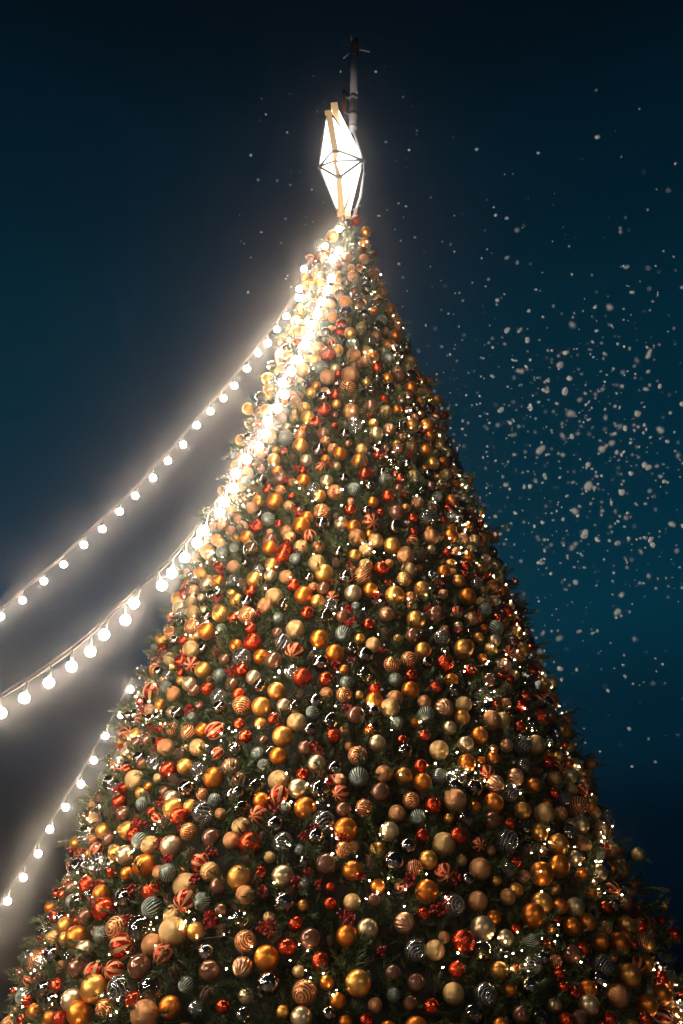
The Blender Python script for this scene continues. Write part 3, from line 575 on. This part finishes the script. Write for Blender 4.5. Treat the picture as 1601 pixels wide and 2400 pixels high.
KN = {'G': ('gold_bauble', 'gold bauble', 'matte gold bauble'), 'O': ('orange_bauble', 'orange bauble', 'matte orange bauble'), 'P': ('pearl_bauble', 'pearl bauble', 'pearly champagne bauble'),
 'T': ('champagne_glitter_bauble', 'glitter bauble', 'pale champagne glitter bauble'), 'U': ('bronze_glitter_bauble', 'glitter bauble', 'bronze glitter bauble'), 'R': ('red_bauble', 'red bauble', 'satin red bauble'),
 'K': ('crackled_bauble', 'crackled bauble', 'crackled red bauble'), 'M': ('mirror_bauble', 'mirror bauble', 'dark mirrored bauble'), 'B': ('bronze_bauble', 'bronze bauble', 'glossy bronze bauble'),
 'S': ('ringed_copper_bauble', 'striped bauble', 'copper bauble with fine rings'), 'Y': ('segmented_bauble', 'striped bauble', 'red and cream segmented bauble'), 'V': ('ribbed_green_bauble', 'ribbed bauble', 'ribbed dark green bauble'),
 'C': ('swirl_glass_bauble', 'glass bauble', 'clear glass swirl bauble'), 'A': ('amber_glass_bauble', 'glass bauble', 'amber glass bauble'), 'L': ('fluted_rose_bauble', 'fluted bauble', 'fluted rose bauble'),
 'H': ('hobnail_bauble', 'hobnail bauble', 'knobbly gold bauble'), 'N': ('pine_cone', 'pine cone', 'brown pine cone')}
NB = {'G': 'matte gold', 'O': 'matte orange', 'P': 'pearly', 'T': 'champagne glitter', 'U': 'bronze glitter', 'R': 'satin red', 'K': 'crackled red', 'M': 'mirrored', 'B': 'glossy bronze', 'S': 'ringed copper', 'Y': 'segmented', 'V': 'ribbed green', 'C': 'swirl glass', 'A': 'amber glass', 'L': 'fluted rose', 'H': 'knobbly gold', 'N': 'pine cone'}
pxs, pys, dd = project(PT); prad = RR / dd * FPX
used_labels = set()
def neighbours(i):
    dx, dy = pxs - pxs[i], pys - pys[i]; d = np.hypot(dx, dy); d[i] = 1e9
    res = {}
    for w, m in (('above', (dy < 0) & (abs(dx) < abs(dy))), ('below', (dy > 0) & (abs(dx) < abs(dy))), ('beside', abs(dx) >= abs(dy))):
        q = np.where(m, d, 1e9); j = int(q.argmin())
        if q[j] < 150: res[w] = NB[ORN[j][4]]
    return res
def zone(i):
    y, x = pys[i], pxs[i]; c = 805 + (x - 805) / max(60, .44 * (y - 393))
    h = 'near the tip' if y < 700 else 'high up' if y < 1150 else 'midway up' if y < 1650 else 'low down' if y < 2050 else 'near the foot'
    s = (x - 805) / max(70, .44 * (y - 393)); v = 'on the lamplit flank' if s < -.45 else 'on the shadowed flank' if s > .45 else 'on the front'
    return h, v
def make_label(i):
    base = KN[ORN[i][4]][2]; r = RR[i]; size = 'large ' if r > .088 else 'small ' if r < .058 else ''
    n = neighbours(i); h, v = zone(i)
    A = n.get('above'); B = n.get('below'); C_ = n.get('beside')
    c = []
    if A and B: c.append(f'{size}{base} between {A} above and {B} below')
    if A and B and C_: c.append(f'{size}{base}, {A} above, {B} below, {C_} beside')
    if A and C_: c.append(f'{size}{base} {h}, {A} above, {C_} beside')
    if B and C_: c.append(f'{size}{base} {h}, {B} below, {C_} beside')
    if A and B: c.append(f'{size}{base} {v}, {A} above, {B} below')
    if A and B and C_: c.append(f'{base} {h}, {A} above, {B} below, {C_} beside')
    for q in (A, B, C_):
        if q: c.append(f'{size}{base} {h} {v} next to {q}')
    c.append(f'{size}{base} {h} {v}')
    for l in c:
        if len(l.replace(',', '').split()) <= 16 and l not in used_labels: used_labels.add(l); return l
    for w in ('tucked into needles', 'hanging proud', 'half sunk in green', 'at a bough tip', 'in a gap'):
        l = f'{base} {h} {v} {w}'
        if l not in used_labels and len(l.split()) <= 16: used_labels.add(l); return l
    return c[0]
for i, (_, _, _, _, k) in enumerate(ORN):
    name, cat, _d = KN[k]
    o = link(name, MESH[k]); P = PT[i]; r = float(RR[i]); o.location = P
    inward = np.array([TX - P[0], TY - P[1], 0]); inward /= np.linalg.norm(inward)
    if k in 'SY' and rng.random() < .6: ax = rng.normal(0, .9, 3) + np.array([0, .9, .2])
    elif k == 'N': ax = rng.normal(0, .5, 3) + np.array([0, 0, .8]) - inward * .4
    else: ax = rng.normal(0, .45, 3) + inward * 1.0 + np.array([0, 0, .7])
    q = Vector((0, 0, 1)).rotation_difference(Vector(ax).normalized()) @ Vector((0, 0, 1)).rotation_difference(Vector((0, 0, 1)))
    o.rotation_mode = 'QUATERNION'; o.rotation_quaternion = q @ Matrix.Rotation(rng.uniform(0, 6.28), 4, 'Z').to_quaternion()
    o.scale = (r * .86,) * 3 if k == 'N' else (r, r, r * rng.uniform(.97, 1.02))
    tag(o, make_label(i), cat, {'N': 'pine cones wired to the tree'}.get(k, cat + 's hung on the tree'))
    if k != 'N' and prad[i] > 20:
        a = Vector(ax).normalized(); 
        if a.dot(Vector((CAM - P) / np.linalg.norm(CAM - P))) > -.25: link('cap', CAPM, o)

# ------------------------------------------------------------------ red berry sprigs
def berry_mesh(seed):
    r = random.Random(seed); bm = bmesh.new()
    for i in range(8):
        a = i * 2.4; p = Vector((math.cos(a) * .055 * r.uniform(.5, 1), math.sin(a) * .055 * r.uniform(.5, 1), r.uniform(-.03, .06)))
        bmesh.ops.create_icosphere(bm, subdivisions=2, radius=.0155, matrix=Matrix.Translation(p)); tube(bm, [Vector((0, 0, -.09)), p * .5, p], .003, 4)
    return bm_mesh('berries', bm, M_berry)
BM = [berry_mesh(s) for s in range(4)]
BP = [(500,1300,3.92,'75 175,40 410,1110 255,1250 90,1245 510,1500 370,160 1090,160 1070,1270 620,1120 1010,1265 970,35 890,1550 880,410 530,1235 640'),
      (600,900,3.92,'690 740,370 775,300 875,730 1000,385 1200,1180 660,1045 290,1410 640,345 1140,290 1450,410 1500,1060 800'),
      (200,1650,3.92,'540 50,950 55,620 220,620 440,700 910,480 1070,870 1140,1160 1360,760 1430,300 780,680 1280,520 1090'),
      (550,1650,3.92,'720 390,770 440,1240 225,1040 45,800 640,360 970,640 1210,410 200,740 1150,990 1250,880 700'),
      (450,2000,3.92,'160 580,650 690,720 660,200 640,710 740,960 265,1065 175,1170 285,1440 560,570 240,30 230,655 345,1390 560'),
      (800,2000,3.92,'640 235,850 525,580 300,60 580,75 640,920 520,370 900,170 200,1060 240,980 440'),
      (0,1900,3.136,'590 310,1000 75,1235 370,1430 510,940 800,520 290,680 660,1530 780,330 790,705 540,1540 830,970 580'),
      (850,1100,3.92,'360 240,755 150,140 1160,1110 890,600 1280,240 1040,1040 1340,880 1490,700 1050')]
spots = []
for x0, y0, zm, rows in BP:
    for row in rows.split(','):
        x, y = row.split(); spots.append((x0 + float(x) / zm, y0 + float(y) / zm))
for i, (px, py) in enumerate(spots):
    t, hit = surf_hit(px, py, .09)
    o = link('berry_sprig', BM[i % 4]); P = CAM + ray(px, py) * t; o.location = P
    o.rotation_euler = (rng.uniform(.6, 2.0), rng.uniform(-.5, .5), rng.uniform(-.7, .7)); s = rng.uniform(.5, .8); o.scale = (s, s, s)
    d = np.hypot(pxs - px, pys - py); j = np.argsort(d)[:3]
    cands = [f'sprig of red berries {a} {NB[ORN[j[0]][4]]} and {NB[ORN[j[1]][4]]}' for a in ('between',)] + [f'sprig of red berries among {NB[ORN[j[0]][4]]}, {NB[ORN[j[1]][4]]} and {NB[ORN[j[2]][4]]}']
    hgt = 'high up' if py < 1250 else 'midway up' if py < 1650 else 'low down' if py < 2050 else 'near the foot'
    cands += [c + ' ' + hgt for c in cands] + [f'red berry cluster {hgt} touching {NB[ORN[j[q]][4]]}' for q in range(3)]
    l = next((c for c in cands if c not in used_labels and len(c.split()) <= 16), cands[-1]); used_labels.add(l)
    tag(o, l, 'berry sprig', 'red berry sprigs on the tree')

# ------------------------------------------------------------------ fairy lights wound round the tree
bm = bmesh.new(); bmesh.ops.create_icosphere(bm, subdivisions=1, radius=.0042); LED = bm_mesh('led', bm, M_led)
FL_names = ['around the tip of the tree', 'just below the tip', 'in the upper third', 'above the waist of the tree', 'at the waist of the tree', 'below the waist of the tree', 'across the broad middle', 'in the lower third', 'above the lowest visible boughs', 'along the lowest visible boughs', 'under the lowest big baubles']
for s_, zc in enumerate([12.6, 11.4, 10.2, 9.0, 8.0, 7.0, 6.1, 5.2, 4.5, 3.8, 3.2]):
    root = empty('fairy_light_string', (TX, TY, zc)); tag(root, 'string of tiny warm fairy lights ' + FL_names[s_], 'fairy lights', 'fairy light strings wound round the tree')
    n = int(min(84, 20 + 8 * s_)); pts = []
    ph = rng.uniform(0, 6)
    for i in range(n):
        t = i / (n - 1); t = t + .025 * math.sin(t * 31 + ph) ; a = -math.pi / 2 - 1.25 + 2.42 * t + rng.normal(0, .03); z = zc + .32 * math.sin(t * 19 + ph) + .15 * math.sin(t * 43) + rng.normal(0, .07)
        r_ = cone_r(z) + rng.uniform(.05, .13); pts.append((r_ * math.cos(a), r_ * math.sin(a), z - zc))
    bm = bmesh.new(); tube(bm, [Vector((p[0] * .985, p[1] * .985, p[2])) for p in pts], .003, 4); link('wire', bm_mesh('wire', bm, M_black), root)
    for p in pts:
        l = link('led', LED, root); l.location = p; q = rng.uniform(.6, 1.35); l.scale = (q, q, q)

# ------------------------------------------------------------------ falling snow
def flake_mesh(seed):
    r = np.random.default_rng(seed); bm = bmesh.new()
    for j in range(1 + seed % 3):
        c = Vector(r.normal(0, .55, 3)) if j else Vector((0, 0, 0)); bmesh.ops.create_icosphere(bm, subdivisions=2, radius=r.uniform(.55, 1), matrix=Matrix.Translation(c))
    ph = r.uniform(0, 6, 6)
    for v in bm.verts:
        v.co *= 1 + .10 * math.sin(v.co.x * 3 + ph[0]) * math.sin(v.co.y * 3 + ph[1]) + .08 * math.sin(v.co.z * 3 + ph[2])
    return bm_mesh('flake', bm, M_snow)
FM = [flake_mesh(s) for s in range(9)]
def snow_px():
    q = rng.random()
    if q < .05: return rng.uniform(560, 1000), rng.uniform(150, 700)
    if q < .60: return rng.normal(1370, 170), rng.normal(1040, 240)
    if q < .80: return rng.normal(1330, 170), rng.normal(1250, 280)
    if q < .90: return rng.uniform(850, 1601), rng.uniform(300, 1750)
    return rng.normal(1020, 130), rng.normal(1050, 260)
flakes = []
tries = 0
while len(flakes) < 1300:
    px, py = snow_px()
    if not (560 < px < 1640 and 120 < py < 1800): continue
    d = rng.uniform(2.6, 8.2) if px > 980 else rng.uniform(4, 8.5)
    h, ok = surf_hit(px, py, .3)
    if ok and d > h - .4: continue
    want = min(2.6 if px < 1150 else 4.0 if py < 720 else 8.0, max(.9, rng.lognormal(.70, .60)))                    # radius in photo pixels
    flakes.append((px, py, d, want * d / FPX))
flakes.sort(key=lambda f: -f[3] / f[2])
for i, (px, py, d, r) in enumerate(flakes[:300]):
    P = CAM + ray(px, py) * d; o = link('snowflake', FM[i % 9]); o.location = P
    o.rotation_euler = rng.uniform(0, 6.28, 3); o.scale = np.array([1, 1, 1]) * r * rng.uniform(.65, 1.25, 3)
    onto = surf_hit(px, py)[1]
    big = r / d * FPX > 7.5
    l = ('large ' if big else 'small ') + ('pale snowflake drifting in front of the shadowed side of the tree' if onto else 'pale snowflake drifting through dark blue sky beside the tree')
    tag(o, l, 'snowflake', ('large' if big else 'small') + (' snowflakes before the tree' if onto else ' snowflakes in the open sky'))
bm = bmesh.new()
for (px, py, d, r) in flakes[300:]:
    P = CAM + ray(px, py) * d
    bmesh.ops.create_icosphere(bm, subdivisions=1, radius=r, matrix=Matrix.Translation(P) @ Matrix.Rotation(rng.uniform(0, 3), 4, 'X') @ Matrix.Diagonal((*rng.uniform(.6, 1.4, 3), 1)))
sn = link('snow', bm_mesh('snow', bm, M_snow)); tag(sn, 'fine powder of tiny snowflakes blowing beside the tree', 'snow', kind='stuff')

# ------------------------------------------------------------------ haze added to stand in for lens glow round the bulbs
bm = bmesh.new(); bmesh.ops.create_cube(bm, size=1, matrix=Matrix.Translation((0, 8, 9.5)) @ Matrix.Diagonal((44, 44, 21, 1)))
M_haze = bpy.data.materials.new('haze'); M_haze.use_nodes = True; M_haze.node_tree.nodes.clear()
ho = NN(M_haze, 'ShaderNodeOutputMaterial'); pv = NN(M_haze, 'ShaderNodeVolumePrincipled')
pv.inputs['Color'].default_value = (.95, .84, .75, 1); pv.inputs['Density'].default_value = HAZE; pv.inputs['Anisotropy'].default_value = HAZE_G
for nm in ('Density Attribute', 'Temperature Attribute', 'Color Attribute'):
    if nm in pv.inputs: pv.inputs[nm].default_value = ''
LK(M_haze, pv.outputs[0], ho.inputs['Volume'])
hz = link('haze', bm_mesh('haze', bm, M_haze, smooth=False)); tag(hz, 'added pale haze standing in for lens glow around the lit bulbs', 'haze', kind='stuff')
print('ornaments', len(ORN), 'filled', n_fill)
